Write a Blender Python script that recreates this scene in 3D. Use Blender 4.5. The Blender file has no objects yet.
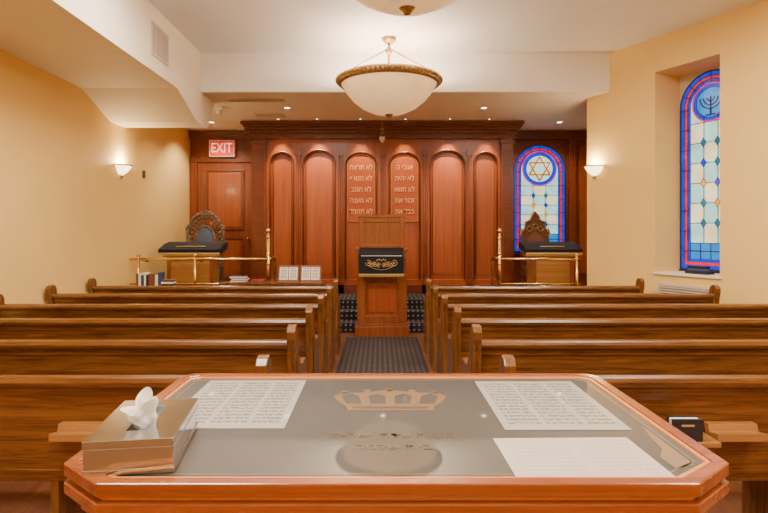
import bpy, math, random
from mathutils import Vector, Matrix
random.seed(3)
C = bpy.context.scene.collection

# ------------------------------------------------------------------ materials
def newmat(name):
    m = bpy.data.materials.new(name); m.use_nodes = True
    return m, m.node_tree.nodes, m.node_tree.links, m.node_tree.nodes['Principled BSDF']

def plain(name, col, rough=0.6, metal=0.0, emi=None, es=0.0, coat=0.0, var=0.06, scale=8.0, bump=0.0):
    m, N, L, B = newmat(name)
    B.inputs['Roughness'].default_value = rough
    B.inputs['Metallic'].default_value = metal
    B.inputs['Coat Weight'].default_value = coat
    B.inputs['Coat Roughness'].default_value = 0.03
    tc = N.new('ShaderNodeTexCoord'); nz = N.new('ShaderNodeTexNoise')
    nz.inputs['Scale'].default_value = scale; nz.inputs['Detail'].default_value = 3
    L.new(tc.outputs['Object'], nz.inputs['Vector'])
    cr = N.new('ShaderNodeValToRGB')
    cr.color_ramp.elements[0].position = 0.3; cr.color_ramp.elements[1].position = 0.7
    cr.color_ramp.elements[0].color = tuple(c*(1-var) for c in col)+(1,)
    cr.color_ramp.elements[1].color = tuple(min(1, c*(1+var)) for c in col)+(1,)
    L.new(nz.outputs['Fac'], cr.inputs['Fac']); L.new(cr.outputs['Color'], B.inputs['Base Color'])
    if bump:
        b = N.new('ShaderNodeBump'); b.inputs['Strength'].default_value = bump; b.inputs['Distance'].default_value = 0.01
        n2 = N.new('ShaderNodeTexNoise'); n2.inputs['Scale'].default_value = scale*12
        L.new(tc.outputs['Object'], n2.inputs['Vector'])
        L.new(n2.outputs['Fac'], b.inputs['Height']); L.new(b.outputs['Normal'], B.inputs['Normal'])
    if emi:
        B.inputs['Emission Color'].default_value = tuple(emi)+(1,)
        B.inputs['Emission Strength'].default_value = es
    return m

def wood(name, c0, c1, axis='X', rough=0.35, coat=0.25, s=3.0):
    m, N, L, B = newmat(name)
    tc = N.new('ShaderNodeTexCoord'); mp = N.new('ShaderNodeMapping')
    sc = {'X': (0.5, 9, 9), 'Y': (9, 0.5, 9), 'Z': (9, 9, 0.5)}[axis]
    mp.inputs['Scale'].default_value = tuple(a*s/3 for a in sc)
    L.new(tc.outputs['Object'], mp.inputs['Vector'])
    nz = N.new('ShaderNodeTexNoise'); nz.inputs['Scale'].default_value = 2.2
    nz.inputs['Detail'].default_value = 7; nz.inputs['Roughness'].default_value = 0.7; nz.inputs['Distortion'].default_value = 0.6
    L.new(mp.outputs['Vector'], nz.inputs['Vector'])
    cr = N.new('ShaderNodeValToRGB')
    cr.color_ramp.elements[0].position = 0.34; cr.color_ramp.elements[1].position = 0.66
    cr.color_ramp.elements[0].color = tuple(c0)+(1,); cr.color_ramp.elements[1].color = tuple(c1)+(1,)
    L.new(nz.outputs['Fac'], cr.inputs['Fac']); L.new(cr.outputs['Color'], B.inputs['Base Color'])
    B.inputs['Roughness'].default_value = rough
    B.inputs['Coat Weight'].default_value = coat; B.inputs['Coat Roughness'].default_value = 0.15
    return m

def dotted(name, base, dot, scale=14, thr=0.24):
    m, N, L, B = newmat(name)
    tc = N.new('ShaderNodeTexCoord'); sp = N.new('ShaderNodeSeparateXYZ'); cb = N.new('ShaderNodeCombineXYZ')
    ad = N.new('ShaderNodeMath'); ad.operation = 'ADD'
    L.new(tc.outputs['Object'], sp.inputs[0]); L.new(sp.outputs['X'], cb.inputs['X'])
    L.new(sp.outputs['Y'], ad.inputs[0]); L.new(sp.outputs['Z'], ad.inputs[1]); L.new(ad.outputs[0], cb.inputs['Y'])
    v = N.new('ShaderNodeTexVoronoi'); v.voronoi_dimensions = '2D'
    v.inputs['Scale'].default_value = scale; v.inputs['Randomness'].default_value = 0.0
    L.new(cb.outputs[0], v.inputs['Vector'])
    lt = N.new('ShaderNodeMath'); lt.operation = 'LESS_THAN'; lt.inputs[1].default_value = thr
    L.new(v.outputs['Distance'], lt.inputs[0])
    mx = N.new('ShaderNodeMix'); mx.data_type = 'RGBA'
    mx.inputs[6].default_value = tuple(base)+(1,); mx.inputs[7].default_value = tuple(dot)+(1,)
    L.new(lt.outputs[0], mx.inputs[0]); L.new(mx.outputs[2], B.inputs['Base Color'])
    B.inputs['Roughness'].default_value = 0.95
    return m

M = {}
M['wall'] = plain('wall_paint', (0.88, 0.60, 0.20), 0.7, var=0.02, scale=2)
M['white'] = plain('ceiling_paint', (0.90, 0.87, 0.83), 0.75, var=0.015, scale=2)
M['white2'] = plain('low_ceiling_paint', (0.86, 0.78, 0.70), 0.7, var=0.015, scale=2)
M['soffit'] = plain('soffit_paint', (0.88, 0.78, 0.62), 0.7, var=0.015, scale=2)
M['floor'] = wood('floor_wood', (0.14, 0.048, 0.022), (0.26, 0.10, 0.045), 'Y', 0.35)
M['pew'] = wood('pew_oak', (0.085, 0.028, 0.0065), (0.235, 0.092, 0.022), 'X', 0.26, 0.35, 5.5)
M['pewend'] = wood('pew_end_oak', (0.095, 0.032, 0.008), (0.25, 0.097, 0.024), 'Z', 0.26, 0.35, 5.5)
M['rack'] = wood('rack_oak', (0.28, 0.115, 0.03), (0.44, 0.20, 0.055), 'X', 0.3, 0.4)
M['ark'] = wood('ark_cherry', (0.235, 0.042, 0.007), (0.35, 0.075, 0.0130), 'Z', 0.36, 0.15, 2)
M['arkdk'] = wood('ark_cherry_frame', (0.145, 0.024, 0.005), (0.23, 0.044, 0.009), 'Z', 0.34, 0.2, 2)
M['arkx'] = wood('ark_cherry_cornice', (0.10, 0.018, 0.005), (0.17, 0.034, 0.009), 'X', 0.35, 0.3, 2)
M['tablet'] = plain('tablet_panel', (0.36, 0.060, 0.010), 0.7)
M['letter'] = plain('letter_cream', (0.85, 0.45, 0.18), 0.6)
M['lect'] = wood('lectern_wood', (0.17, 0.038, 0.009), (0.31, 0.083, 0.019), 'Z', 0.28, 0.4)
M['brass'] = plain('brass', (0.88, 0.62, 0.26), 0.22, 1.0)
M['bronze'] = plain('bronze', (0.42, 0.26, 0.10), 0.4, 0.7, var=0.5, scale=40)
M['velvet'] = plain('black_velvet', (0.006, 0.006, 0.012), 0.9)
M['gold'] = plain('gold_thread', (0.62, 0.42, 0.14), 0.45, 0.5)
M['carpet'] = dotted('step_carpet', (0.012, 0.011, 0.020), (0.26, 0.22, 0.21), 13, 0.20)
M['runner'] = dotted('runner_carpet', (0.022, 0.016, 0.018), (0.085, 0.066, 0.058), 16, 0.30)
M['chrome'] = plain('brushed_chrome', (0.60, 0.64, 0.70), 0.10, 1.0, var=0.03)
M['tissue'] = plain('tissue_paper', (0.92, 0.88, 0.82), 0.9)
M['trim'] = wood('table_trim', (0.23, 0.045, 0.010), (0.40, 0.105, 0.024), 'X', 0.22, 0.6)
M['trimhi'] = plain('table_inlay', (0.72, 0.27, 0.06), 0.25, coat=0.5)
M['cloth'] = plain('table_cloth_under_glass', (0.070, 0.068, 0.062), 0.6, coat=1.0, var=0.12, scale=3)
M['goldflat'] = plain('gold_print', (0.25, 0.15, 0.065), 0.5, coat=1.0)
M['lead'] = plain('lead_came', (0.02, 0.02, 0.025), 0.5)
M['bowl'] = plain('alabaster', (0.80, 0.58, 0.33), 0.35, emi=(1.0, 0.60, 0.27), es=0.65, var=0.18, scale=5)
M['shade'] = plain('sconce_glass', (0.95, 0.85, 0.65), 0.4, emi=(1.0, 0.80, 0.50), es=5.0)
M['lamp'] = plain('lamp_lens', (1, 1, 1), 0.5, emi=(1.0, 0.88, 0.68), es=9)
M['ring'] = plain('lamp_ring', (0.8, 0.75, 0.68), 0.5)
M['grille'] = plain('grille_metal', (0.62, 0.52, 0.42), 0.5)
M['dark'] = plain('dark_gap', (0.05, 0.04, 0.035), 0.8)
M['slot'] = plain('vent_slot', (0.25, 0.19, 0.14), 0.8)
M['uphol'] = plain('blue_upholstery', (0.09, 0.12, 0.20), 0.8, scale=30, var=0.2)
M['carved'] = plain('carved_wood', (0.15, 0.105, 0.075), 0.4, 0.2, var=0.5, scale=30)
M['carved2'] = plain('carved_walnut', (0.12, 0.045, 0.018), 0.4, var=0.4, scale=30)
M['red'] = plain('exit_red', (0.75, 0.02, 0.012), 0.5, emi=(1, .02, .01), es=0.35)
M['exitw'] = plain('exit_face', (0.9, 0.75, 0.7), 0.5, emi=(1, .75, .68), es=0.8)
M['page'] = plain('book_page', (0.88, 0.82, 0.72), 0.8)
M['cover'] = plain('book_cover', (0.20, 0.07, 0.03), 0.5)
M['coverbk'] = plain('book_cover_black', (0.02, 0.02, 0.03), 0.4)
M['coverbl'] = plain('book_cover_blue', (0.04, 0.07, 0.18), 0.5)
M['coverrd'] = plain('book_cover_red', (0.28, 0.035, 0.025), 0.5)

def paper(name, base, ink, sx, sy, amt):
    m, N, L, B = newmat(name)
    tc = N.new('ShaderNodeTexCoord'); sp = N.new('ShaderNodeSeparateXYZ')
    L.new(tc.outputs['Generated'], sp.inputs[0])
    def band(out, f, thr):
        a = N.new('ShaderNodeMath'); a.operation = 'MULTIPLY'; a.inputs[1].default_value = f
        b = N.new('ShaderNodeMath'); b.operation = 'FRACT'
        c = N.new('ShaderNodeMath'); c.operation = 'GREATER_THAN'; c.inputs[1].default_value = thr
        L.new(out, a.inputs[0]); L.new(a.outputs[0], b.inputs[0]); L.new(b.outputs[0], c.inputs[0]); return c.outputs[0]
    def mul(a, b):
        c = N.new('ShaderNodeMath'); c.operation = 'MULTIPLY'; L.new(a, c.inputs[0]); L.new(b, c.inputs[1]); return c.outputs[0]
    rows = band(sp.outputs['Y'], sy, 0.45); cols = band(sp.outputs['X'], sx, 0.12)
    nz = N.new('ShaderNodeTexNoise'); nz.inputs['Scale'].default_value = 45
    L.new(tc.outputs['Generated'], nz.inputs['Vector'])
    g = N.new('ShaderNodeMath'); g.operation = 'GREATER_THAN'; g.inputs[1].default_value = 0.47; L.new(nz.outputs['Fac'], g.inputs[0])
    f = mul(mul(rows, cols), g.outputs[0])
    def margin(out):
        a = N.new('ShaderNodeMath'); a.operation = 'SUBTRACT'; a.inputs[1].default_value = 0.5
        b = N.new('ShaderNodeMath'); b.operation = 'ABSOLUTE'
        c = N.new('ShaderNodeMath'); c.operation = 'LESS_THAN'; c.inputs[1].default_value = 0.44
        L.new(out, a.inputs[0]); L.new(a.outputs[0], b.inputs[0]); L.new(b.outputs[0], c.inputs[0]); return c.outputs[0]
    f = mul(f, mul(margin(sp.outputs['X']), margin(sp.outputs['Y'])))
    k = N.new('ShaderNodeMath'); k.operation = 'MULTIPLY'; k.inputs[1].default_value = amt; L.new(f, k.inputs[0])
    mx = N.new('ShaderNodeMix'); mx.data_type = 'RGBA'
    mx.inputs[6].default_value = tuple(base)+(1,); mx.inputs[7].default_value = tuple(ink)+(1,)
    L.new(k.outputs[0], mx.inputs[0]); L.new(mx.outputs[2], B.inputs['Base Color'])
    B.inputs['Roughness'].default_value = 0.7; B.inputs['Coat Weight'].default_value = 1.0; B.inputs['Coat Roughness'].default_value = 0.03
    return m
M['printed'] = paper('printed_sheet', (0.46, 0.44, 0.40), (0.10, 0.09, 0.08), 3, 16, 0.8)
M['paper'] = paper('plain_letter', (0.68, 0.57, 0.51), (0.40, 0.30, 0.27), 2, 12, 0.4)

def glass(name, col, es=1.0):
    m, N, L, B = newmat(name)
    B.inputs['Base Color'].default_value = tuple(c*0.5 for c in col)+(1,)
    B.inputs['Roughness'].default_value = 0.15
    tc = N.new('ShaderNodeTexCoord'); nz = N.new('ShaderNodeTexNoise'); nz.inputs['Scale'].default_value = 6
    L.new(tc.outputs['Object'], nz.inputs['Vector'])
    cr = N.new('ShaderNodeValToRGB')
    cr.color_ramp.elements[0].position = .3; cr.color_ramp.elements[1].position = .7
    cr.color_ramp.elements[0].color = tuple(c*0.6 for c in col)+(1,); cr.color_ramp.elements[1].color = tuple(col)+(1,)
    L.new(nz.outputs['Fac'], cr.inputs['Fac']); L.new(cr.outputs['Color'], B.inputs['Emission Color'])
    B.inputs['Emission Strength'].default_value = es  # glow put into the panes, standing in for daylight behind them
    return m
G = {
 'blue': glass('glass_blue', (0.0, 0.035, 0.75), 1.2), 'red': glass('glass_red', (0.95, 0.0, 0.004), 1.3),
 'pale': glass('glass_pale', (0.45, 0.80, 0.78), 1.4), 'cream': glass('glass_cream', (0.92, 0.88, 0.55), 1.4),
 'sky': glass('glass_sky', (0.01, 0.27, 0.80), 1.1), 'teal': glass('glass_teal', (0.0, 0.20, 0.38), 0.9),
 'amber': glass('glass_amber', (0.98, 0.36, 0.01), 1.3)}

# ------------------------------------------------------------------ mesh builder
class MB:
    def __init__(s, T=None): s.v = []; s.f = []; s.mi = []; s.mats = []; s.sm = []; s.T = T
    def m(s, mat):
        if mat not in s.mats: s.mats.append(mat)
        return s.mats.index(mat)
    def add(s, vs, fs, mat, smooth=False):
        o = len(s.v); k = s.m(mat)
        for p in vs: s.v.append(tuple(s.T(*p)) if s.T else tuple(p))
        for f in fs: s.f.append([i+o for i in f]); s.mi.append(k); s.sm.append(smooth)
    def box(s, x0, x1, y0, y1, z0, z1, mat):
        if x0 > x1: x0, x1 = x1, x0
        if y0 > y1: y0, y1 = y1, y0
        if z0 > z1: z0, z1 = z1, z0
        s.add([(x0,y0,z0),(x1,y0,z0),(x1,y1,z0),(x0,y1,z0),(x0,y0,z1),(x1,y0,z1),(x1,y1,z1),(x0,y1,z1)],
              [(0,3,2,1),(4,5,6,7),(0,1,5,4),(1,2,6,5),(2,3,7,6),(3,0,4,7)], mat)
    def prism(s, pts, axis, a0, a1, mat, smooth=False):
        def P(p, a):
            return {'X': (a, p[0], p[1]), 'Y': (p[0], a, p[1]), 'Z': (p[0], p[1], a)}[axis]
        n = len(pts)
        vs = [P(p, a0) for p in pts]+[P(p, a1) for p in pts]
        fs = [list(range(n))[::-1], list(range(n, 2*n))]+[(i, (i+1) % n, (i+1) % n+n, i+n) for i in range(n)]
        s.add(vs, fs, mat, smooth)
    def lathe(s, prof, c, mat, seg=32, a0=0, a1=2*math.pi, smooth=True):
        full = abs(a1-a0-2*math.pi) < 1e-4
        k = seg if full else seg+1; vs = []
        for (r, z) in prof:
            for i in range(k):
                a = a0+(a1-a0)*i/seg
                vs.append((c[0]+r*math.cos(a), c[1]+r*math.sin(a), c[2]+z))
        fs = []
        for j in range(len(prof)-1):
            for i in range(seg):
                i2 = (i+1) % k if full else i+1
                fs.append((j*k+i, j*k+i2, (j+1)*k+i2, (j+1)*k+i))
        s.add(vs, fs, mat, smooth)
    def sphere(s, c, r, mat, sz=1.0, seg=14):
        pr = [(max(1e-4, r*math.sin(math.pi*i/8)), -r*sz*math.cos(math.pi*i/8)) for i in range(9)]
        s.lathe(pr, c, mat, seg)
    def tube(s, path, r, mat, seg=10, cyc=False):
        path = [Vector(p) for p in path]; n = len(path); vs = []
        for i, p in enumerate(path):
            if cyc: t = path[(i+1) % n]-path[i-1]
            else: t = path[min(i+1, n-1)]-path[max(i-1, 0)]
            t.normalize()
            up = Vector((0, 0, 1)) if abs(t.z) < 0.9 else Vector((0, 1, 0))
            a = t.cross(up).normalized(); b = a.cross(t)
            for k in range(seg):
                q = p+(a*math.cos(2*math.pi*k/seg)+b*math.sin(2*math.pi*k/seg))*r
                vs.append(tuple(q))
        fs = []
        for i in range(n if cyc else n-1):
            j = (i+1) % n
            for k in range(seg): fs.append((i*seg+k, i*seg+(k+1) % seg, j*seg+(k+1) % seg, j*seg+k))
        if not cyc: fs += [list(range(seg)), [(n-1)*seg+k for k in range(seg)][::-1]]
        s.add(vs, fs, mat, True)
    def obj(s, name, bevel=0.0, parent=None, loc=(0, 0, 0), seg=2):
        me = bpy.data.meshes.new(name); me.from_pydata(s.v, [], s.f)
        for m_ in s.mats: me.materials.append(m_)
        for i, p in enumerate(me.polygons): p.material_index = s.mi[i]; p.use_smooth = s.sm[i]
        import bmesh
        bm = bmesh.new(); bm.from_mesh(me)
        bmesh.ops.recalc_face_normals(bm, faces=bm.faces[:]); bm.to_mesh(me); bm.free()
        o = bpy.data.objects.new(name, me); C.objects.link(o); o.location = loc
        if bevel:
            b = o.modifiers.new('bevel', 'BEVEL'); b.width = bevel; b.segments = seg; b.limit_method = 'ANGLE'; b.angle_limit = math.radians(40)
        if parent: o.parent = parent
        return o

def text(body, size, mat, mw, name, parent=None, ext=0.004, align='CENTER', sx=1.0, off=0.0):
    cu = bpy.data.curves.new(name, 'FONT'); cu.body = body; cu.size = size; cu.extrude = ext; cu.offset = off
    cu.align_x = align; cu.align_y = 'CENTER'
    t = bpy.data.objects.new(name+'_tmp', cu); C.objects.link(t)
    dg = bpy.context.evaluated_depsgraph_get()
    me = bpy.data.meshes.new_from_object(t.evaluated_get(dg))
    bpy.data.objects.remove(t)
    me.materials.clear(); me.materials.append(mat)
    o = bpy.data.objects.new(name, me); C.objects.link(o)
    o.matrix_world = mw @ Matrix.Diagonal((sx, 1, 1, 1))
    if parent: o.parent = parent
    return o
RX = Matrix.Rotation(math.pi/2, 4, 'X')

# ------------------------------------------------------------------ room shell
XL = -3.8; YB = 11.2; ZC = 4.16; ZL = 3.6; PH = 0.45
b = MB(); b.box(-4.0, 5.8, -3.2, 11.4, -0.15, 0.0, M['floor']); b.obj('floor')
b = MB(); b.box(-4.0, 5.8, -3.2, 11.4, ZC, ZC+0.15, M['white']); b.obj('ceiling')
b = MB(); b.box(-2.60, 5.6, 8.06, 11.3, ZL+0.012, ZC, M['white'])
b.box(-3.8, 5.6, 8.07, 11.3, ZL, ZL+0.012, M['white2']); b.box(-3.8, -2.6, 8.75, 11.3, ZL+0.012, ZC, M['white']); b.obj('ceiling_low')
b = MB(); b.box(XL-0.2, XL, -3.2, 11.4, 0, ZC, M['wall']); b.obj('wall_left')
b = MB(); b.box(-4.0, 5.8, -3.2, -3.0, 0, ZC, M['wall']); b.obj('wall_rear')
b = MB(); b.box(5.34, 5.54, -3.0, 4.2, 0, ZC, M['wall']); b.obj('wall_side')
b = MB(); b.box(XL, 5.0, YB, YB+0.2, 0, ZL, M['arkdk']); b.obj('wall_front')
b = MB(); b.box(4.5, 4.7, 8.9, YB, 0, ZL, M['wall']); b.obj('wall_platform_side')
# left duct soffit, with the sloping drop near the platform
b = MB()
pts = [(-3.0, 3.42), (7.12, 3.42), (7.9, 3.14), (8.35, 3.14), (8.75, 3.60), (8.75, ZC), (-3.0, ZC)]
b.prism(pts, 'X', XL, -2.58, M['soffit']); b.obj('ceiling_duct_soffit')

# right splayed wall with deep window niche
O = Vector((3.637, 7.405, 0)); U = Vector((0.4472, -0.8944, 0)); W = Vector((0.8944, 0.4472, 0))
TR = lambda u, w, z: O+U*u+W*w+Vector((0, 0, z))
b = MB(TR)
b.box(-1.157, 0, 0, 0.7, 0, ZC, M['wall']); b.box(0.867, 3.85, 0, 0.7, 0, ZC, M['wall'])
b.box(0, 0.867, 0, 0.7, 3.70, ZC, M['wall']); b.box(0, 0.867, 0, 0.7, 0, 1.03, M['wall'])
b.box(0, 0.867, 0.55, 0.7, 1.03, 3.70, M['wall'])
b.obj('wall_right')
b = MB(TR); b.box(-0.02, 0.89, -0.025, 0.47, 1.03, 1.06, M['soffit']); b.obj('trim_sill', 0.006)

# platform and steps
b = MB()
b.box(XL+0.001, -1.72, 8.36, YB-0.001, 0, PH, M['carpet']); b.box(1.84, 3.05, 8.36, YB-0.001, 0, PH, M['carpet']); b.box(3.05, 4.5, 8.95, YB-0.001, 0, PH, M['carpet'])
b.box(-1.72, 1.84, 8.80, YB-0.001, 0, 0.15, M['carpet']); b.box(-1.72, 1.84, 9.08, YB-0.001, 0.15, 0.30, M['carpet']); b.box(-1.72, 1.84, 9.36, YB-0.001, 0.30, PH, M['carpet'])
b.obj('floor_platform_steps', 0.012)
b = MB(); b.box(-0.50, 0.56, 2.05, 8.40, 0.0, 0.012, M['runner']); b.obj('aisle_runner')
b = MB(); b.box(XL, XL+0.02, -3, 8.3, 0, 0.12, M['pewend']); b.obj('baseboard_left', 0.004)

# ------------------------------------------------------------------ ark wall
def arch_pts(x0, x1, zs, rise, n=18):
    cx = (x0+x1)/2; r = (x1-x0)/2
    return [(cx-r*math.cos(math.pi*i/n), zs+rise*math.sin(math.pi*i/n)) for i in range(n+1)]
YA = 10.40
b = MB()
b.box(-2.36, 2.45, YA+0.02, YB-0.01, PH, 3.40, M['ark'])
bounds = [-2.10, -1.504, -0.724, 0.055, 0.836, 1.653, 2.228]
opens = [(-2.03, -1.60), (-1.42, -0.83), (-0.64, -0.06), (0.17, 0.74), (0.93, 1.57), (1.74, 2.17)]
def archframe(b, X0, X1, Z0, Z1, x0, x1, z0, zs, rise, yf, yb, mat):
    ap = arch_pts(x0, x1, zs, rise)
    b.box(X0, x0, yf, yb, Z0, Z1, mat); b.box(x1, X1, yf, yb, Z0, Z1, mat); b.box(x0, x1, yf, yb, Z0, z0, mat)
    for i in range(len(ap)-1):
        (xa, za), (xb, zb) = ap[i], ap[i+1]
        b.add([(xa,yf,za),(xb,yf,zb),(xb,yf,Z1),(xa,yf,Z1),(xa,yb,za),(xb,yb,zb)], [(0,1,2,3),(0,4,5,1)], mat)
for i, (a, c) in enumerate(opens):
    top = 3.06 if i not in (1, 4) else 3.10
    r = (c-a)/2
    archframe(b, bounds[i], bounds[i+1], PH, 3.34, a, c, 0.70, top-r*0.85, r*0.85, YA-0.045, YA+0.02, M['ark'])
    pth = [(a, YA-0.047, 0.70)]+[(x, YA-0.047, z) for x, z in arch_pts(a, c, top-r*0.85, r*0.85)]+[(c, YA-0.047, 0.70)]
    b.tube(pth, 0.015, M['arkx'], 8)
    e = 0.045
    if i in (0, 1, 4, 5):
        a2, c2 = a+e, c-e; r2 = (c2-a2)/2
        pth = [(a2, YA+0.015, 0.80)]+[(x, YA+0.015, z) for x, z in arch_pts(a2, c2, top-r*0.85, r2*0.85)]+[(c2, YA+0.015, 0.80), (a2, YA+0.015, 0.80)]
        b.tube(pth, 0.009, M['arkdk'], 6)
for x in bounds[1:-1]:
    b.box(x-0.045, x+0.045, YA-0.075, YA-0.04, PH, 3.10, M['arkdk'])
    b.tube([(x-0.02, YA-0.078, PH+0.3), (x-0.02, YA-0.078, 3.0)], 0.009, M['ark'], 6)
    b.tube([(x+0.02, YA-0.078, PH+0.3), (x+0.02, YA-0.078, 3.0)], 0.009, M['ark'], 6)
    b.box(x-0.06, x+0.06, YA-0.09, YA-0.04, 3.0, 3.05, M['arkdk']); b.box(x-0.06, x+0.06, YA-0.09, YA-0.04, PH, PH+0.25, M['arkdk'])
for x0, x1 in ((-2.36, -2.10), (2.228, 2.45)):
    b.box(x0, x1, YA-0.12, YA+0.02, PH, 3.34, M['arkdk'])
    b.box(x0+0.04, x1-0.04, YA-0.135, YA-0.12, PH+0.35, 3.1, M['arkx'])
    b.box(x0-0.02, x1+0.02, YA-0.15, YA, PH, PH+0.25, M['arkx']); b.box(x0-0.02, x1+0.02, YA-0.15, YA, 3.2, 3.26, M['arkx'])
# cornice
for (z0, z1, p) in ((3.30, 3.34, 0.13), (3.34, 3.39, 0.10), (3.39, 3.45, 0.15), (3.45, 3.50, 0.20), (3.50, 3.535, 0.25), (3.535, 3.59, 0.29)):
    q = p*0.55
    b.box(-2.36-q, 2.45+q, YA-p, YB-0.01, z0, z1, M['arkx'])
x = -2.40
while x < 2.48:
    b.box(x, x+0.035, YA-0.18, YA-0.1, 3.40, 3.44, M['arkdk']); x += 0.07
b.box(-2.36, 2.45, YA-0.09, YA, PH, PH+0.16, M['arkx'])
ark = b.obj('torah_ark', 0.004, seg=1)

# tablets with letters
left = ['חצרת אל', 'ףאנת אל', 'בנגת אל', 'הנעת אל', 'דמחת אל']
right = ["ה יכנא", 'היהי אל', 'אשת אל', 'תא רוכז', 'תא דבכ']
for (a, c), rows in ((opens[2], left), (opens[3], right)):
    b = MB(); a2, c2 = a+0.035, c-0.035; r = (c2-a2)/2
    pts = [(a2, 1.78), (c2, 1.78)]+arch_pts(a2, c2, 2.80, r*0.85)[::-1]
    b.prism(pts, 'Y', YA-0.015, YA+0.018, M['tablet'])
    b.tube([(x, YA-0.016, z) for x, z in pts], 0.009, M['trimhi'], 6, cyc=True)
    tb = b.obj('commandment_tablet', 0.003)
    for k, t in enumerate(rows):
        mw = Matrix.Translation(((a+c)/2, YA-0.02, 2.78-k*0.205)) @ RX
        text(t, 0.135, M['letter'], mw, 'letters_%d' % (k+1), tb, sx=0.84)

# wooden wall: door bay and window bay trim
b = MB()
y = YB
b.box(-3.78, -3.64, y-0.06, y-0.001, PH, 3.10, M['arkdk']); b.box(-2.54, -2.40, y-0.06, y-0.001, PH, 3.10, M['arkdk'])
b.box(-3.78, -2.40, y-0.07, y-0.001, 2.97, 3.06, M['arkx']); b.box(-3.79, -2.38, y-0.10, y-0.001, 3.46, 3.59, M['arkx'])
b.box(-3.79, -2.38, y-0.06, y-0.001, 3.42, 3.46, M['arkdk'])
b.obj('trim_door', 0.006)
b = MB()
b.box(-3.64, -2.54, y-0.03, y-0.002, PH, 2.97, M['arkdk'])
def panel(b, x0, x1, z0, z1, y, mat, mat2):
    for p in ((x0, x1, z0, z0+0.03), (x0, x1, z1-0.03, z1), (x0, x0+0.03, z0+0.03, z1-0.03), (x1-0.03, x1, z0+0.03, z1-0.03)):
        b.box(p[0], p[1], y-0.02, y, p[2], p[3], mat2)
    b.box(x0+0.06, x1-0.06, y-0.012, y, z0+0.06, z1-0.06, mat)
panel(b, -3.47, -2.71, 1.62, 2.82, y-0.03, M['ark'], M['arkx']); panel(b, -3.47, -2.71, 0.62, 1.47, y-0.03, M['ark'], M['arkx'])
b.sphere((-2.62, y-0.09, 1.45), 0.032, M['brass']); b.tube([(-2.62, y-0.03, 1.45), (-2.62, y-0.08, 1.45)], 0.012, M['brass'])
b.obj('door_1', 0.004)
b = MB()
b.box(3.76, 3.90, y-0.08, y-0.001, PH, 3.45, M['arkdk']); b.box(2.50, 4.48, y-0.10, y-0.001, 3.42, 3.59, M['arkx'])
b.box(2.5, 3.76, y-0.05, y-0.001, PH+0.0, 1.10, M['ark']); b.box(2.5, 3.85, y-0.12, y-0.001, 1.10, 1.16, M['arkx'])
b.box(3.98, 4.4, y-0.03, y-0.001, PH+0.3, 3.3, M['ark'])
b.obj('trim_window', 0.006)

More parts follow.
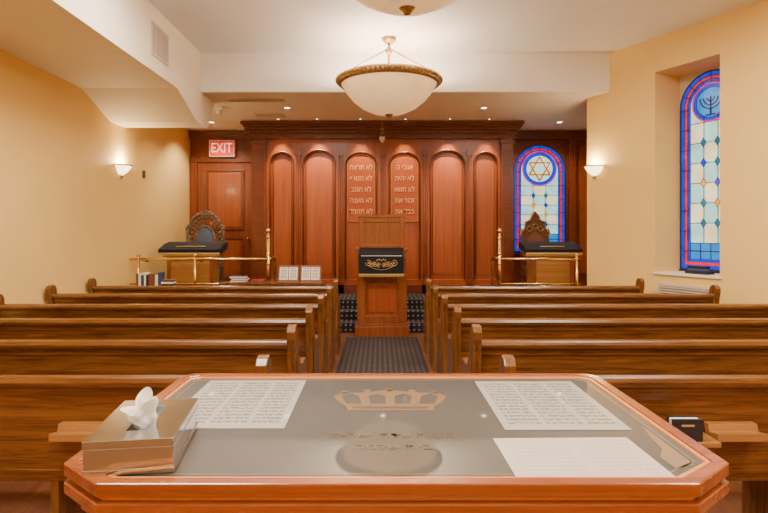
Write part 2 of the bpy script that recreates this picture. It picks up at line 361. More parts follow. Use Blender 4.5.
# ------------------------------------------------------------------ stained glass
def window(name, Wd, H, T, kind, rect):
    b = MB(T); L_ = M['lead']
    def outline(i, n=24):
        r = Wd/2-i; sp = H-Wd/2
        arc = [(Wd/2+r*math.cos(math.pi*k/n), sp+r*math.sin(math.pi*k/n)) for k in range(n+1)]
        return [(i, i), (Wd-i, i)]+arc
    def band(i0, i1, mat, c):
        p, q = outline(i0), outline(i1); n = len(p)
        b.add([(x, z, c) for x, z in p]+[(x, z, c) for x, z in q], [(k, (k+1) % n, (k+1) % n+n, k+n) for k in range(n)], mat)
    def ridge(i, w=0.008):
        b.tube([(x, z, 0.03) for x, z in outline(i)], w, L_, 6, cyc=True)
    def poly(pts, mat, c): b.add([(x, z, c) for x, z in pts], [list(range(len(pts)))], mat)
    def line(p, q, w=0.006, mat=L_): b.tube([(p[0], p[1], 0.03), (q[0], q[1], 0.03)], w, mat, 6)
    sp = outline(0)[2:]
    for k in range(len(sp)-1):
        (xa, za), (xb, zb) = sp[k], sp[k+1]
        b.add([(xa, za, 0.035), (xb, zb, 0.035), (xb, H+0.02, 0.035), (xa, H+0.02, 0.035)], [(0, 1, 2, 3)], rect)
    band(0, 0.02, L_, 0.036)
    band(0.0, 0.07, G['blue'], 0.024)
    band(0.07, 0.11, G['red'], 0.024)
    band(0.11, 0.15, G['blue'], 0.024)
    poly(outline(0.15), G['pale'], 0.022)
    for i in (0.07, 0.11, 0.15): ridge(i, 0.005)
    zz = 0.25
    while zz < H-Wd/2:
        line((0, zz), (0.15, zz), 0.005); line((Wd-0.15, zz), (Wd, zz), 0.005); zz += 0.27
    for k in range(1, 8):
        a = math.pi*k/8; cx, cz = Wd/2, H-Wd/2
        line((cx+(Wd/2-.15)*math.cos(a), cz+(Wd/2-.15)*math.sin(a)), (cx+Wd/2*math.cos(a), cz+Wd/2*math.sin(a)), 0.005)
    sp = H-Wd/2; R = Wd/2-0.18; cz = sp+0.02 if kind == 'menorah' else sp+0.04; cx = Wd/2
    x0, x1 = 0.15, Wd-0.15
    poly([(x0, 0.15), (x1, 0.15), (x1, 0.36), (x0, 0.36)], G['sky'], 0.025)
    line((x0, 0.36), (x1, 0.36)); line((x0, 0.255), (x1, 0.255))
    for k in range(1, 4): line((x0+(x1-x0)*k/4, 0.15), (x0+(x1-x0)*k/4, 0.36), 0.005)
    nr = 5 if H < 2.3 else 6; z0 = 0.36; z1 = cz-R
    cols = [x0+(x1-x0)/3, x0+2*(x1-x0)/3]
    for c_ in cols: line((c_, z0), (c_, z1+0.08))
    for k in range(nr+1):
        zz = z0+(z1-z0)*k/nr; line((x0, zz), (x1, zz), 0.005)
        if 0 < k < nr:
            for j, c_ in enumerate([x0]+cols+[x1]):
                if j in (0, 3): continue
                mt = [G['amber'], G['blue'], G['teal'], G['teal']][(k+j) % 4]; d = 0.040
                pp = [(c_, zz-d*1.5), (c_+d, zz), (c_, zz+d*1.5), (c_-d, zz)]
                poly(pp, mt, 0.038)
                for q in range(4): b.tube([(pp[q][0], pp[q][1], 0.04), (pp[(q+1) % 4][0], pp[(q+1) % 4][1], 0.04)], 0.004, L_, 5)
    for k in range(nr):
        za = z0+(z1-z0)*k/nr; zb = z0+(z1-z0)*(k+1)/nr
        if k % 2 == 0: poly([(cols[0], za), (cols[1], za), (cols[1], zb), (cols[0], zb)], G['cream'], 0.026)
        else:
            poly([(x0, za), (cols[0], za), (cols[0], zb), (x0, zb)], G['cream'], 0.026); poly([(cols[1], za), (x1, za), (x1, zb), (cols[1], zb)], G['cream'], 0.026)
    def circ(r, n=32): return [(cx+r*math.cos(2*math.pi*k/n), cz+r*math.sin(2*math.pi*k/n)) for k in range(n)]
    poly(circ(R), G['blue'], 0.028); poly(circ(R*0.78), G['pale'] if kind == 'star' else G['sky'], 0.030)
    b.tube([(x, z, 0.033) for x, z in circ(R)], 0.009, G['red'], 6, cyc=True)
    b.tube([(x, z, 0.033) for x, z in circ(R*0.78)], 0.005, L_, 6, cyc=True)
    if kind == 'star':
        for s0 in (0, math.pi):
            t = [(cx+R*0.70*math.sin(s0+2*math.pi*k/3), cz+R*0.70*math.cos(s0+2*math.pi*k/3), 0.035) for k in range(3)]
            for q in range(3): b.tube([t[q], t[(q+1) % 3]], 0.018, G['amber'], 6)
            for q in range(3): b.tube([tuple(t[q][:2])+(0.05,), tuple(t[(q+1) % 3][:2])+(0.05,)], 0.007, L_, 5)
    else:
        for r in (0.05, 0.10, 0.15):
            r = r*R/0.26
            b.tube([(cx+r*math.cos(a), cz+0.06+r*math.sin(a), 0.035) for a in [math.pi+math.pi*k/12 for k in range(13)]], 0.008, L_, 6)
        b.tube([(cx, cz-R*0.65, 0.035), (cx, cz+0.07, 0.035)], 0.009, L_, 6); b.tube([(cx-0.06, cz-R*0.65, 0.035), (cx+0.06, cz-R*0.65, 0.035)], 0.009, L_, 6)
    b.box(-0.02, Wd+0.02, -0.03, 0.0, 0, 0.05, M['lead'])
    return b.obj(name)
window('window_1', 1.04, 2.14, lambda a, z, c: (2.66+a, YB-0.005-c, 1.18+z), 'star', M['arkdk'])
window('window_2', 0.86, 2.60, lambda a, z, c: TR(0.004+a, 0.53-c, 1.08+z), 'menorah', M['grille'])

# ------------------------------------------------------------------ pews
def pew(x0, x1, yrow, rack=None):
    b = MB(); w = x1-x0; P = M['pew']; E = M['pewend']
    def raked(z0, z1, t0, t1):
        f = lambda z: 0.07*(0.886-z)
        return [(f(z0)+t0, z0), (f(z0)+t1, z0), (f(z1)+t1, z1), (f(z1)+t0, z1)]
    b.prism(raked(0.36, 0.85, 0.0, 0.028), 'X', 0.04, w-0.04, P)
    b.prism([(-0.022, 0.835), (0.045, 0.835), (0.05, 0.86), (0.038, 0.882), (0.012, 0.890), (-0.016, 0.882), (-0.027, 0.86)], 'X', 0.05, w-0.05, P)
    b.prism(raked(0.36, 0.42, -0.012, 0.0), 'X', 0.05, w-0.05, P)
    b.prism(raked(0.79, 0.83, -0.008, 0.0), 'X', 0.05, w-0.05, P)
    b.prism([(0.04, 0.42), (0.46, 0.43), (0.485, 0.45), (0.46, 0.47), (0.04, 0.45)], 'X', 0.05, w-0.05, P)
    b.box(0.05, w-0.05, 0.40, 0.43, 0.36, 0.43, P)
    prof = [(-0.03, 0), (0.50, 0), (0.50, 0.07), (0.47, 0.11), (0.455, 0.48), (0.49, 0.54), (0.515, 0.60), (0.50, 0.65), (0.45, 0.675),
            (0.32, 0.665), (0.20, 0.69), (0.12, 0.77), (0.085, 0.87), (0.075, 0.94), (0.05, 0.975), (0.01, 0.99), (-0.035, 0.98),
            (-0.06, 0.95), (-0.058, 0.90), (-0.035, 0.82), (-0.02, 0.60), (-0.02, 0.12), (-0.03, 0.08)]
    inn = [(0.04, 0.14), (0.40, 0.14), (0.40, 0.58), (0.28, 0.60), (0.13, 0.64), (0.06, 0.74), (0.035, 0.74)]
    for xs, sg in ((0, -1), (w-0.055, 1)):
        b.prism(prof, 'X', xs, xs+0.055, E)
        xo = xs if sg < 0 else xs+0.055
        b.prism(inn, 'X', xo, xo+sg*0.008, E)
    n = max(1, int(w//1.6))
    for i in range(1, n+1):
        x = w*i/(n+1); b.box(x-0.02, x+0.02, 0.03, 0.42, 0, 0.42, E)
    if rack is not None:
        r = rack-x0
        b.prism([(-0.10, 0.60), (0.0, 0.57), (0.02, 0.66), (-0.02, 0.66), (-0.03, 0.625), (-0.10, 0.64)], 'X', r-0.12, r+0.12, M['rack'])
        if rack > 0:   # book shelf on the back of the pew
            b.box(1.33-x0, 1.58-x0, -0.16, 0.01, 0.595, 0.62, M['rack'])
    return b.obj('pew', 0.006, loc=(x0, yrow, 0))
rows = [2.75, 3.65, 4.55, 5.45, 6.35, 7.25]
Rend = [5.0, 5.0, 4.75, 4.27, 3.83, 3.40]
for i, yy in enumerate(rows):
    pew(-3.76, -0.545, yy, -1.45 if i == 0 else None)
    pew(0.60, Rend[i], yy, 1.72 if i == 0 else None)

b = MB(); b.box(1.36, 1.50, 2.60, 2.612, 0.622, 0.725, M['coverbk']); b.box(1.365, 1.495, 2.612, 2.645, 0.627, 0.72, M['page']); b.box(1.36, 1.50, 2.645, 2.657, 0.622, 0.725, M['coverbk'])
b.box(1.40, 1.46, 2.598, 2.60, 0.69, 0.70, M['gold'])
b.obj('prayer_book', 0.003)

# ------------------------------------------------------------------ centre lectern
b = MB(); L1 = M['lect']; cx = 0.03
b.box(cx-0.41, cx+0.41, 8.42, 8.76, 0, 0.16, L1); b.box(cx-0.395, cx+0.395, 8.44, 8.75, 0.16, 0.20, L1)
b.box(cx-0.375, cx+0.375, 8.46, 8.74, 0.20, 1.30, L1)
for x in (cx-0.375, cx+0.375-0.13): b.box(x, x+0.13, 8.435, 8.46, 0.20, 1.30, L1)
b.box(cx-0.245, cx+0.245, 8.435, 8.46, 0.20, 0.32, L1); b.box(cx-0.245, cx+0.245, 8.435, 8.46, 0.84, 0.98, L1)
b.box(cx-0.20, cx+0.20, 8.445, 8.46, 0.37, 0.79, M['ark'])
b.box(cx-0.40, cx+0.40, 8.42, 8.76, 1.30, 1.34, L1)
b.box(cx-0.345, cx+0.345, 8.50, 8.72, 1.34, 1.80, L1)
for x in (cx-0.345, cx+0.345-0.07): b.box(x, x+0.07, 8.48, 8.50, 1.34, 1.80, L1)
b.box(cx-0.275, cx+0.275, 8.48, 8.50, 1.34, 1.40, L1); b.box(cx-0.275, cx+0.275, 8.48, 8.50, 1.73, 1.80, L1)
b.box(cx-0.37, cx+0.37, 8.47, 8.74, 1.80, 1.845, L1)
b.box(cx-0.34, cx+0.34, 8.26, 8.46, 1.20, 1.24, L1)
lect = b.obj('lectern', 0.006)
b = MB()
cy = cx-0.01
b.prism([(8.47, 1.345), (8.44, 1.35), (8.235, 1.265), (8.225, 1.24), (8.228, 0.96), (8.245, 0.96), (8.245, 1.235), (8.44, 1.315), (8.47, 1.31)], 'X', cy-0.33, cy+0.33, M['velvet'])
b.box(cy-0.335, cy+0.335, 8.220, 8.25, 0.95, 0.97, M['gold'])
for k in range(44):
    x = cy-0.33+k*0.015; b.box(x, x+0.008, 8.224, 8.240, 0.925, 0.952, M['gold'])
yv = 8.222
for k in range(4):      # embroidered scroll work
    for sx in (-1, 1):
        cxx = cy+sx*(0.04+0.05*k); r = 0.028+0.004*k
        b.tube([(cxx+r*math.cos(a), yv, 1.10+0.01*k+r*math.sin(a)) for a in [2*math.pi*j/12*0.85+k for j in range(13)]], 0.005, M['gold'], 6)
        b.sphere((cxx, yv, 1.10+0.01*k), 0.012, M['gold'], seg=8)
        b.tube([(cy, yv, 1.03), (cy+sx*0.1, yv, 1.045), (cy+sx*0.21, yv, 1.10)], 0.005, M['gold'], 6)
for k in range(5): b.sphere((cy-0.06+k*0.03, yv, 1.17+0.012*(k % 2)), 0.012, M['gold'], seg=8)
b.tube([(cy-0.3, yv, 1.235), (cy+0.3, yv, 1.235)], 0.005, M['page'], 6)
b.obj('lectern_cover', 0.003, parent=lect)

# ------------------------------------------------------------------ side desks with velvet covers
def desk(xa, xb, y0):
    b = MB(); L1 = M['rack']; zt = 1.30
    b.box(xa+0.09, xb-0.09, y0+0.04, y0+0.42, PH, PH+0.10, M['lect']); b.box(xa+0.12, xb-0.12, y0+0.06, y0+0.40, PH+0.1, zt-0.12, L1)
    b.box(xa+0.18, xb-0.18, y0+0.045, y0+0.06, PH+0.2, zt-0.22, M['rack'])
    for x in (xa+0.12, xb-0.18): b.box(x, x+0.06, y0+0.035, y0+0.06, PH+0.1, zt-0.12, M['lect'])
    b.box(xa+0.06, xb-0.06, y0+0.02, y0+0.44, zt-0.12, zt-0.06, L1)
    b.box(xa+0.03, xb-0.03, y0, y0+0.46, zt-0.06, zt, M['lect'])
    b.prism([(y0-0.02, zt-0.05), (y0-0.03, zt+0.005), (y0+0.24, zt+0.09), (y0+0.45, zt+0.12), (y0+0.48, zt+0.09), (y0+0.47, zt+0.0)], 'X', xa, xb, M['velvet'])
    b.box(xa-0.003, xb+0.003, y0-0.032, y0-0.018, zt-0.075, zt-0.045, M['gold'])
    k = xa
    while k < xb:
        b.box(k, k+0.010, y0-0.03, y0-0.02, zt-0.105, zt-0.075, M['gold']); k += 0.02
    b.tube([(xa+0.25, y0+0.08, zt+0.05), (xb-0.25, y0+0.08, zt+0.05)], 0.008, M['gold'], 6)
    return b.obj('covered_reading_desk', 0.006)
desk(-3.54, -2.56, 8.95); desk(2.34, 3.24, 8.98)

# ------------------------------------------------------------------ brass rails
def rail(x_post, x_end, mids, sg):
    b = MB(); y = 8.48; B_ = M['brass']
    b.tube([(x_post, y, PH), (x_post, y, 1.56)], 0.026, B_, 14)
    b.lathe([(0.001, 0), (0.055, 0.0), (0.05, 0.03), (0.028, 0.05)], (x_post, y, PH), B_, 18)
    for z in (1.10, 1.25, 1.5): b.lathe([(0.026, -0.02), (0.036, 0), (0.026, 0.02)], (x_post, y, z), B_, 16)
    b.sphere((x_post, y, 1.60), 0.038, B_, 1.1)
    b.tube([(x_post, y, 1.175), (x_end, y, 1.175)], 0.022, B_, 12)
    b.tube([(x_post, y, 0.80), (x_end, y, 0.80)], 0.014, B_, 10)
    b.tube([(x_post, y, 1.175), (x_post, y+0.5, 1.175), (x_post, y+0.55, 1.15), (x_post, y+0.56, 1.1), (x_post, y+0.56, PH)], 0.020, B_, 12)
    for x in mids:
        b.tube([(x, y, PH), (x, y, 1.22)], 0.022, B_, 12); b.sphere((x, y, 1.235), 0.03, B_)
        b.lathe([(0.001, 0), (0.05, 0.0), (0.045, 0.03), (0.02, 0.05)], (x, y, PH), B_, 18)
        b.tube([(x, y, 1.175), (x, y+0.35, 1.12)], 0.016, B_, 10)
    return b.obj('brass_railing')
rail(-1.69, -3.79, (-3.66, -2.80), 1); rail(1.81, 3.04, (2.98,), -1)

# ------------------------------------------------------------------ throne chairs
def throne(x, y, w, zt, frame, up, style):
    b = MB(); h = w/2; zs = PH+0.45
    b.box(x-h, x+h, y-0.28, y+0.22, zs-0.09, zs-0.02, frame)
    b.prism([(y-0.27, zs-0.02), (y-0.27, zs+0.05), (y-0.20, zs+0.08), (y+0.18, zs+0.07), (y+0.18, zs-0.02)], 'X', x-h+0.04, x+h-0.04, up)
    for sx in (-1, 1):
        for yy in (y-0.25, y+0.20):
            b.lathe([(0.03, 0), (0.035, 0.04), (0.022, 0.09), (0.035, 0.2), (0.025, 0.3), (0.04, 0.4)], (x+sx*(h-0.04), yy, PH), frame, 12)
        b.tube([(x+sx*(h-0.03), y-0.26, zs), (x+sx*(h-0.03), y-0.26, zs+0.22), (x+sx*(h-0.03), y-0.22, zs+0.26), (x+sx*(h-0.03), y+0.18, zs+0.27)], 0.025, frame, 10)
        b.tube([(x+sx*(h-0.03), y+0.2, zs-0.1), (x+sx*(h-0.03), y+0.22, zt-0.42)], 0.03, frame, 10)
    if style == 'oval':
        cz = zt-0.46
        pts = [(x+(h*0.98)*math.cos(a), cz+(0.44 if math.sin(a) > 0 else 0.50)*math.sin(a)) for a in [2*math.pi*k/40 for k in range(40)]]
        b.tube([(p, y+0.21, q) for p, q in pts], 0.028, frame, 8, cyc=True)
        pi_ = [(x+(h*0.55)*math.cos(a), cz-0.08+0.28*math.sin(a)) for a in [2*math.pi*k/32 for k in range(32)]]
        b.prism(pi_, 'Y', y+0.17, y+0.22, up, True); b.tube([(p, y+0.18, q) for p, q in pi_], 0.025, frame, 8, cyc=True)
        for k in range(28):
            a = 2*math.pi*k/28
            b.tube([(x+h*0.55*math.cos(a), y+0.2, cz-0.08+0.28*math.sin(a)), (x+h*0.97*math.cos(a+0.12), y+0.21, cz+(0.44 if math.sin(a) > 0 else .5)*math.sin(a+0.12))], 0.010, frame, 6)
            if math.sin(a) > -0.3:
                b.sphere((x+h*1.0*math.cos(a), y+0.21, cz+0.45*math.sin(a)), 0.034, frame, seg=8)
                b.sphere((x+h*0.8*math.cos(a), y+0.2, cz+0.36*math.sin(a)), 0.028, frame, seg=8)
        b.prism([(x-0.14, zt-0.07), (x+0.14, zt-0.07), (x+0.10, zt-0.01), (x+0.04, zt), (x, zt+0.05), (x-0.04, zt), (x-0.10, zt-0.01)], 'Y', y+0.18, y+0.23, frame)
        for sx in (-1, 1):
            b.lathe([(0.035, 0), (0.022, 0.05), (0.04, 0.09), (0.012, 0.14), (0.001, 0.17)], (x+sx*h, y+0.21, zt-0.40), frame, 10)
    else:
        pts = [(x-h, zs), (x+h, zs), (x+h, zt-0.40), (x+h*1.05, zt-0.33), (x+h*0.75, zt-0.25), (x+h*0.7, zt-0.14), (x+h*0.35, zt-0.10), (x+h*0.25, zt-0.02), (x, zt+0.05),
               (x-h*0.25, zt-0.02), (x-h*0.35, zt-0.10), (x-h*0.7, zt-0.14), (x-h*0.75, zt-0.25), (x-h*1.05, zt-0.33), (x-h, zt-0.40)]
        b.prism(pts, 'Y', y+0.19, y+0.23, frame)
        b.prism([(x-h*0.6, zs+0.1), (x+h*0.6, zs+0.1), (x+h*0.6, zt-0.45), (x, zt-0.30), (x-h*0.6, zt-0.45)], 'Y', y+0.17, y+0.19, up)
        b.tube([(px_, y+0.185, pz_) for px_, pz_ in pts[2:]], 0.018, M['bronze'], 8)
        for sx in (-1, 0, 1):
            b.tube([(x+sx*h*0.4+0.045*math.cos(a), y+0.18, zt-0.22-abs(sx)*0.04+0.045*math.sin(a)) for a in [2*math.pi*k/12 for k in range(12)]], 0.010, M['bronze'], 6, cyc=True)
        for sx in (-1, 1):
            b.lathe([(0.03, 0), (0.02, 0.04), (0.035, 0.08), (0.01, 0.14), (0.001, 0.17)], (x+sx*h, y+0.21, zt-0.40), frame, 10)
    return b.obj('throne_chair', 0.003)
throne(-3.18, 10.0, 0.66, 1.95, M['carved'], M['uphol'], 'oval')
throne(2.82, 10.0, 0.50, 1.90, M['carved2'], M['cover'], 'gothic')

# ------------------------------------------------------------------ side table with books
b = MB()
b.box(-2.30, -0.80, 7.98, 8.26, 0.83, 0.865, M['pewend']); b.box(-2.26, -0.84, 8.0, 8.24, 0.75, 0.83, M['pewend'])
for x in (-2.25, -0.89):
    for y_ in (8.0, 8.2): b.box(x, x+0.04, y_, y_+0.04, 0, 0.80, M['pewend'])
b.obj('side_table', 0.004)
for x0 in (-1.475, -1.155):
    b = MB(); T = lambda a, h, c, x0=x0: (x0+a, 8.08+h*0.35-c, 0.866+h)
    b.T = T
    b.box(0, 0.30, 0, 0.23, -0.02, 0.0, M['cover'])
    b.box(0.022, 0.143, 0.028, 0.205, 0.0, 0.012, M['page']); b.box(0.157, 0.278, 0.028, 0.205, 0.0, 0.012, M['page'])
    for k in range(7):
        z = 0.05+k*0.022
        b.box(0.035, 0.125, z, z+0.009, 0.012, 0.0135, M['slot']); b.box(0.175, 0.265, z, z+0.009, 0.012, 0.0135, M['slot'])
    b.T = None; b.box(x0+0.10, x0+0.20, 8.12, 8.22, 0.866, 0.885, M['cover'])
    b.obj('open_prayer_book', 0.002)
b = MB()
for k, (mt, dx) in enumerate((('cover', 0), ('coverrd', 0.02), ('coverbl', -0.01))):
    b.box(-2.15+dx, -1.93+dx, 8.02, 8.18, 0.866+k*0.028, 0.890+k*0.028, M[mt]); b.box(-2.145+dx, -1.925+dx, 8.018, 8.178, 0.870+k*0.028, 0.886+k*0.028, M['page'])
b.box(-1.85, -1.66, 8.02, 8.16, 0.866, 0.895, M['coverrd'])
b.obj('book_stack', 0.002)
b = MB()
b.box(-3.62, -2.95, 7.98, 8.26, 0.78, 0.81, M['pewend'])
for x in (-3.60, -3.0):
    b.box(x, x+0.04, 8.0, 8.24, 0, 0.78, M['pewend'])
b.box(-3.6, -2.98, 8.0, 8.24, 0.35, 0.38, M['pewend'])
b.obj('book_table', 0.004)
b = MB(); x = -3.50
for k in range(9):
    w_ = random.uniform(0.028, 0.045); h_ = random.uniform(0.15, 0.20)
    b.box(x, x+w_, 8.03, 8.18, 0.811, 0.81+h_, M[['cover', 'page', 'coverbl', 'page', 'coverbk', 'cover'][k % 6]]); x += w_+0.003
for k in range(3): b.box(-3.14, -2.98, 8.03, 8.2, 0.811+k*0.03, 0.837+k*0.03, M[['coverbk', 'page', 'cover'][k]])
b.obj('row_of_books', 0.002)

# ------------------------------------------------------------------ chandeliers
def chandelier(x, y, power):
    b = MB(); zr = 3.58
    prof = [(0.001, -0.44), (0.10, -0.435), (0.22, -0.41), (0.36, -0.345), (0.48, -0.25), (0.57, -0.14), (0.625, -0.05), (0.64, 0.0)]
    b.lathe(prof, (x, y, zr), M['bowl'], 48)
    b.lathe([(0.635, -0.05), (0.665, -0.045), (0.69, -0.015), (0.69, 0.02), (0.67, 0.045), (0.64, 0.05), (0.625, 0.02), (0.635, -0.05)], (x, y, zr), M['bronze'], 64)
    for k in range(72):
        a = 2*math.pi*k/72
        b.sphere((x+0.692*math.cos(a), y+0.692*math.sin(a), zr+0.005), 0.020, M['bronze'], 1.3, 6)
    b.lathe([(0.001, -0.025), (0.022, -0.02), (0.03, -0.005), (0.045, 0.01), (0.06, 0.025)], (x, y, zr-0.46), M['bronze'], 20)
    for k in range(3):
        a = 2*math.pi*k/3+math.pi/2+0.05
        b.tube([(x+0.65*math.cos(a), y+0.65*math.sin(a), zr+0.03), (x+0.04*math.cos(a), y+0.04*math.sin(a), zr+0.42)], 0.009, M['bronze'], 8)
    b.tube([(x, y, zr-0.40), (x, y, ZC-0.01)], 0.014, M['bronze'], 10)
    b.lathe([(0.02, 0.50), (0.05, 0.50), (0.09, 0.55), (0.10, ZC-zr-0.001)], (x, y, zr), M['bronze'], 24)
    b.lathe([(0.015, 0.36), (0.045, 0.39), (0.05, 0.42), (0.03, 0.45), (0.015, 0.47)], (x, y, zr), M['bronze'], 20)
    o = b.obj('chandelier')
    for k in range(3):
        a = 2*math.pi*k/3
        l = bpy.data.lights.new('chandelier_bulb', 'POINT'); l.energy = power/3; l.color = (1, 0.90, 0.76); l.shadow_soft_size = 0.06
        lo = bpy.data.objects.new('bulb_%d' % (k+1), l); C.objects.link(lo); lo.location = (x+0.3*math.cos(a), y+0.3*math.sin(a), zr-0.05); lo.parent = o
    return o
chandelier(0.12, 7.43, 110); chandelier(0.19, 3.88, 135); chandelier(0.16, 0.2, 120)  # the last one is out of view, added overhead for fill light

# ------------------------------------------------------------------ sconces
def sconce(p, ang, power):
    b = MB()
    prof = [(0.001, -0.14), (0.05, -0.13), (0.10, -0.09), (0.135, -0.04), (0.15, 0.0)]
    b.lathe(prof, (0, 0, 0), M['shade'], 20, 0, math.pi)
    b.lathe([(0.148, -0.012), (0.162, -0.01), (0.162, 0.01), (0.148, 0.012)], (0, 0, 0), M['brass'], 20, 0, math.pi)
    b.box(-0.03, 0.03, -0.0, 0.02, -0.19, -0.08, M['brass']); b.sphere((0, 0.03, -0.15), 0.02, M['brass'])
    o = b.obj('wall_sconce'); o.location = p; o.rotation_euler = (0, 0, ang)
    l = bpy.data.lights.new('sconce_bulb', 'POINT'); l.energy = power; l.color = (1, .78, .46); l.shadow_soft_size = 0.04
    lo = bpy.data.objects.new('bulb', l); C.objects.link(lo); lo.parent = o; lo.location = (0, 0.07, 0.03)
sconce((XL+0.001, 8.2, 2.56), -math.pi/2, 34)
q = TR(-1.0, -0.001, 2.56); wa = math.atan2(-W.y, -W.x)-math.pi/2
sconce(q, wa, 22)

# ------------------------------------------------------------------ recessed lamps
def can(x, y, z, power, size=1.7, blend=0.6, col=(1, .84, .62), tilt=0, ra=0.048):
    b = MB()
    b.lathe([(ra-0.003, -0.002), (ra+0.02, -0.006), (ra+0.025, 0.0)], (x, y, z), M['ring'], 24)
    b.lathe([(0.001, -0.0015), (ra, -0.0015)], (x, y, z), M['lamp'], 24)
    o = b.obj('recessed_downlight')
    l = bpy.data.lights.new('spot', 'SPOT'); l.energy = power; l.spot_size = size; l.spot_blend = blend; l.color = col; l.shadow_soft_size = 0.03
    lo = bpy.data.objects.new('spot_bulb', l); C.objects.link(lo); lo.location = (x, y, z-0.02); lo.parent = o
    lo.rotation_euler = (tilt, 0, 0)
for i, (a, c) in enumerate(opens): can((a+c)/2, 10.0, ZL, (150, 240, 130, 130, 240, 150)[i], 0.80, 0.8, col=(1, .78, .50), tilt=0.40, ra=0.018)
for x, y, pw in ((-1.51, 9.1, 60), (1.69, 9.1, 60), (-3.1, 10.3, 130), (3.3, 10.3, 90), (0.05, 9.1, 60), (-2.9, 9.2, 50)): can(x, y, ZL, pw, 2.3, tilt=0.1)

def fill_panel(x, y, p):  # unseen ceiling panels, added to fill the room with light
    b = MB(); z = ZC
    b.box(x-0.62, x+0.62, y-0.32, y+0.32, z-0.03, z-0.002, M['ring']); b.box(x-0.58, x+0.58, y-0.28, y+0.28, z-0.034, z-0.03, M['lamp'])
    o = b.obj('added_fill_panel')
    l = bpy.data.lights.new('area', 'AREA'); l.shape = 'RECTANGLE'; l.size = 1.1; l.size_y = 0.5; l.energy = p; l.color = (1, .92, .80)
    lo = bpy.data.objects.new('fill_light', l); C.objects.link(lo); lo.location = (x, y, z-0.05); lo.parent = o
for x, y in ((-1.4, 4.9), (2.6, 4.6), (-1.4, 1.6), (2.6, 1.6), (0.5, -1.4)): fill_panel(x, y, 112)

# ------------------------------------------------------------------ vents, exit sign, small fittings
def grille(name, T, w, h, n, vert=True):
    b = MB(T); b.box(0, w, 0, h, 0, 0.012, M['grille']); b.box(0.03, w-0.03, 0.03, h-0.03, 0.012, 0.013, M['slot'])
    for k in range(n):
        if vert:
            a = 0.03+(w-0.06)*(k+0.5)/n; b.box(a-0.007, a+0.007, 0.03, h-0.03, 0.012, 0.018, M['grille'])
        else:
            a = 0.03+(h-0.06)*(k+0.5)/n; b.box(0.03, w-0.03, a-0.007, a+0.007, 0.012, 0.018, M['grille'])
    return b.obj(name)
grille('air_vent', lambda a, h, c: (-2.58+c, 6.31+a, 3.60+h), 0.50, 0.38, 12)
grille('air_vent', lambda a, h, c: (-2.3+a, 8.42+h, ZL-c), 0.85, 0.22, 4, False)
grille('air_vent', lambda a, h, c: (-2.15+a, 9.5+h, ZL-c), 0.5, 0.3, 5, False)
grille('radiator_grille', lambda a, h, c: TR(0.05+a, -c, 0.76+h), 0.75, 0.16, 3, False)
b = MB(); b.box(-3.38, -2.88, YB-0.13, YB-0.001, 3.07, 3.40, M['ring']); b.box(-3.365, -2.895, YB-0.134, YB-0.13, 3.085, 3.385, M['red']); ex = b.obj('exit_sign', 0.004)
text('EXIT', 0.27, M['exitw'], Matrix.Translation((-3.13, YB-0.138, 3.235)) @ RX, 'exit_letters', ex, ext=0.003, sx=0.76)
b = MB(); b.tube([(0.04, 10.05, 3.42), (0.04, 10.05, 3.60)], 0.005, M['brass'], 6)
b.lathe([(0.001, -0.10), (0.02, -0.09), (0.05, -0.04), (0.055, 0.0), (0.05, 0.01)], (0.04, 10.05, 3.28), M['grille'], 18)
for k in range(3):
    a = 2*math.pi*k/3+.3; b.tube([(0.04+0.05*math.cos(a), 10.05+0.05*math.sin(a), 3.28), (0.04, 10.05, 3.43)], 0.004, M['brass'], 6)
b.lathe([(0.02, 0), (0.04, 0.01), (0.03, 0.03)], (0.04, 10.05, 3.41), M['bronze'], 14)
b.obj('eternal_light')
b = MB(TR); b.box(0.35, 0.65, 0.10, 0.24, 1.061, 1.10, M['coverbk']); b.box(0.40, 0.66, 0.09, 0.22, 1.10, 1.13, M['coverbl']); b.box(0.38, 0.62, 0.10, 0.2, 1.13, 1.16, M['coverbk']); b.obj('books_on_sill', 0.003)
b = MB(); b.box(XL, XL+0.02, 8.95, 9.03, 2.45, 2.57, M['dark']); b.obj('thermostat', 0.003)
b = MB()
b.box(-0.13, 0.13, -0.03, 0.03, -0.05, 0.0, M['ring'])
for x in (-0.08, 0.08):
    b.lathe([(0.001, -0.06), (0.042, -0.05), (0.04, 0.0), (0.001, 0.01)], (x, 0, -0.06), M['ring'], 14)
b.obj('emergency_light', 0.003, loc=(-2.68, 9.05, ZL))

# ------------------------------------------------------------------ foreground reading table
zt = 1.10; cx = 0.035; hw = 0.71; yb_, yf_ = 1.945, 1.094
def octo(ins, extra=0):
    h = hw-ins; k = 0.41*ins
    return [(cx-h+0.12-k, yf_+ins), (cx+h-0.12+k, yf_+ins), (cx+h, yf_+0.10+k), (cx+h, yb_-0.03-ins*0.8), (cx+h-0.03, yb_-ins), (cx-h+0.03, yb_-ins), (cx-h, yb_-0.03-ins*0.8), (cx-h, yf_+0.10+k)]
b = MB()
def ringp(b, o, i, z0, z1, mat):
    n = len(o); vs = [(x, y, z1) for x, y in o]+[(x, y, z1) for x, y in i]+[(x, y, z0) for x, y in o]+[(x, y, z0) for x, y in i]
    fs = []
    for k in range(n):
        j = (k+1) % n
        fs += [(k, j, j+n, k+n), (k+2*n, j+2*n, j+3*n, k+3*n), (k, j, j+2*n, k+2*n), (k+n, j+n, j+3*n, k+3*n)]
    b.add(vs, fs, mat)
ringp(b, octo(0.0), octo(0.030), zt-0.022, zt+0.006, M['trim'])
ringp(b, octo(0.030), octo(0.042), zt-0.022, zt+0.003, M['trimhi'])
b.prism(octo(0.012), 'Z', zt-0.034, zt-0.022, M['trimhi'])
b.prism(octo(0.0), 'Z', zt-0.060, zt-0.034, M['trim'])
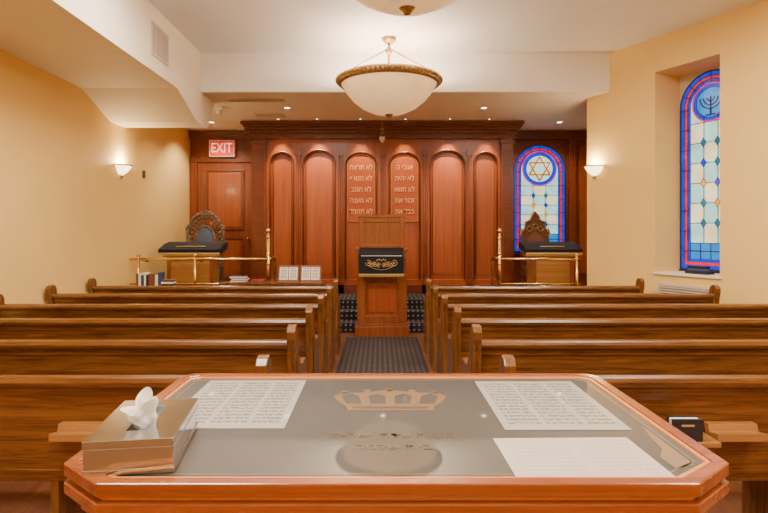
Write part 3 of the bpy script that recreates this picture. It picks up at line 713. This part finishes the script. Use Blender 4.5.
b.prism(octo(0.03), 'Z', zt-0.10, zt-0.060, M['trim'])
b.prism(octo(0.10), 'Z', 0.12, zt-0.10, M['lect']); b.prism(octo(0.06), 'Z', 0.0, 0.12, M['lect'])
for x0 in (-0.55, 0.07): b.box(x0, x0+0.55, yf_+0.09, yf_+0.10, 0.25, 0.88, M['lect'])
tab = b.obj('reading_table', 0.003)
b = MB(); b.prism(octo(0.040), 'Z', zt-0.022, zt-0.002, M['cloth']); b.obj('glass_top_inlay', parent=tab)
b = MB(); z = zt-0.0012
def flat(pts, mat=M['goldflat'], dz=0.0): b.add([(x, y, z+dz) for x, y in pts], [list(range(len(pts)))], mat)
o1, o2 = octo(0.058), octo(0.063)
for k in range(8):
    j = (k+1) % 8; flat([o1[k], o1[j], o2[j], o2[k]])
for sx in (1, -1):
    X = cx+sx*(hw-0.07)
    pts = [(X, 1.20), (X, 1.44), (X-sx*0.018, 1.36), (X-sx*0.025, 1.29), (X-sx*0.055, 1.24), (X-sx*0.05, 1.18), (X-sx*0.03, 1.19)]
    flat(pts if sx < 0 else pts[::-1])
kx = 0.03
crown = [(-0.12, 1.565), (0.12, 1.565), (0.125, 1.60), (0.155, 1.65), (0.17, 1.70), (0.15, 1.74), (0.10, 1.735), (0.05, 1.75), (0, 1.77), (-0.05, 1.75), (-0.10, 1.735), (-0.15, 1.74), (-0.17, 1.70), (-0.155, 1.65), (-0.125, 1.60)]
flat([(kx+x, y) for x, y in crown])
flat([(kx-0.105, 1.58), (kx+0.105, 1.58), (kx+0.11, 1.60), (kx-0.11, 1.60)], M['cloth'], 0.0003)
for sx in (-0.105, -0.035, 0.035, 0.105): flat([(kx+sx-0.022, 1.625), (kx+sx+0.022, 1.625), (kx+sx*1.15+0.026, 1.70), (kx+sx*1.15, 1.725), (kx+sx*1.15-0.026, 1.70)], M['cloth'], 0.0003)
for sx in (-0.14, -0.07, 0, 0.07, 0.14): flat([(kx+sx+0.012*math.cos(a), 1.77-abs(sx)*0.2+0.016*math.sin(a)) for a in [2*math.pi*k/10 for k in range(10)]])
b.obj('gold_embroidery', parent=tab)
M['faint'] = plain('faint_thread', (0.15, 0.10, 0.055), 0.5, coat=1.0)
for t, yy, s_ in (('לארשי תדע תסנכ', 1.375, 0.044), ('המלש תיב', 1.30, 0.044)):
    text(t, s_, M['faint'], Matrix.Translation((kx, yy, zt-0.001)), 'embroidered_text', tab, ext=0.0002)
def sheet(x0, x1, y0, y1, rot, mat, nm):
    b = MB(); w, h = x1-x0, y1-y0
    b.box(-w/2, w/2, -h/2, h/2, 0, 0.0012, mat); o = b.obj(nm); o.location = ((x0+x1)/2, (y0+y1)/2, zt-0.0015); o.rotation_euler = (0, 0, rot); o.parent = tab
sheet(-0.565, -0.245, 1.42, 1.875, 0.01, M['printed'], 'printed_sheet_1')
sheet(0.315, 0.635, 1.41, 1.865, 0.0, M['printed'], 'printed_sheet_2')
sheet(0.275, 0.600, 1.12, 1.355, 0.02, M['paper'], 'letter_paper')

# tissue box
b = MB(); bw, bl, bh = 0.09, 0.14, 0.072; Cc = M['chrome']
outer = [(-bw, -bl), (bw, -bl), (bw, bl), (-bw, bl)]
sl = [(-0.022, -0.085), (0.022, -0.085), (0.022, 0.085), (-0.022, 0.085)]
b.box(-bw, bw, -bl, bl, 0, 0.012, Cc)
b.box(-bw+0.002, bw-0.002, -bl+0.002, bl-0.002, 0.0115, bh-0.016, Cc)
ringp(b, outer, sl, bh-0.0165, bh, Cc)
b.box(-bw-0.001, bw+0.001, -bl-0.001, bl+0.001, bh-0.019, bh-0.0165, M['slot'])
tx = b.obj('tissue_box', 0.004, seg=3)
tx.location = (-0.535, 1.285, zt+0.0005); tx.rotation_euler = (0, 0, math.radians(8))
b = MB(); n, mrows = 40, 14; vs = []
for j in range(mrows):
    t = j/(mrows-1)
    for i in range(n):
        a = 2*math.pi*i/n
        r = (0.016+0.028*t)*(1+0.34*math.sin(3*a+1+1.5*t)+0.18*math.sin(5*a+3*t))
        vs.append((0.62*r*math.cos(a)-0.012*t*t+0.004*math.sin(9*t), 1.2*r*math.sin(a)-0.015*t, bh-0.02+0.062*t*(1-0.22*math.cos(a+2.4)-0.12*math.sin(3*a))))
fs = [(j*n+i, j*n+(i+1) % n, (j+1)*n+(i+1) % n, (j+1)*n+i) for j in range(mrows-1) for i in range(n)]
b.add(vs, fs, M['tissue'], True); ts = b.obj('tissue', parent=tx)

# ------------------------------------------------------------------ world + camera
w = bpy.data.worlds.new('world'); bpy.context.scene.world = w; w.use_nodes = True
w.node_tree.nodes['Background'].inputs[0].default_value = (1, .85, .65, 1); w.node_tree.nodes['Background'].inputs[1].default_value = 0.3
cam = bpy.data.cameras.new('camera'); co = bpy.data.objects.new('camera', cam); C.objects.link(co)
co.location = (0, 0, 1.6); co.rotation_euler = (math.pi/2, 0, 0)
cam.lens = 560/768*36; cam.sensor_width = 36; cam.shift_x = 4/768; cam.shift_y = -25.5/768; cam.clip_start = 0.05
bpy.context.scene.camera = co
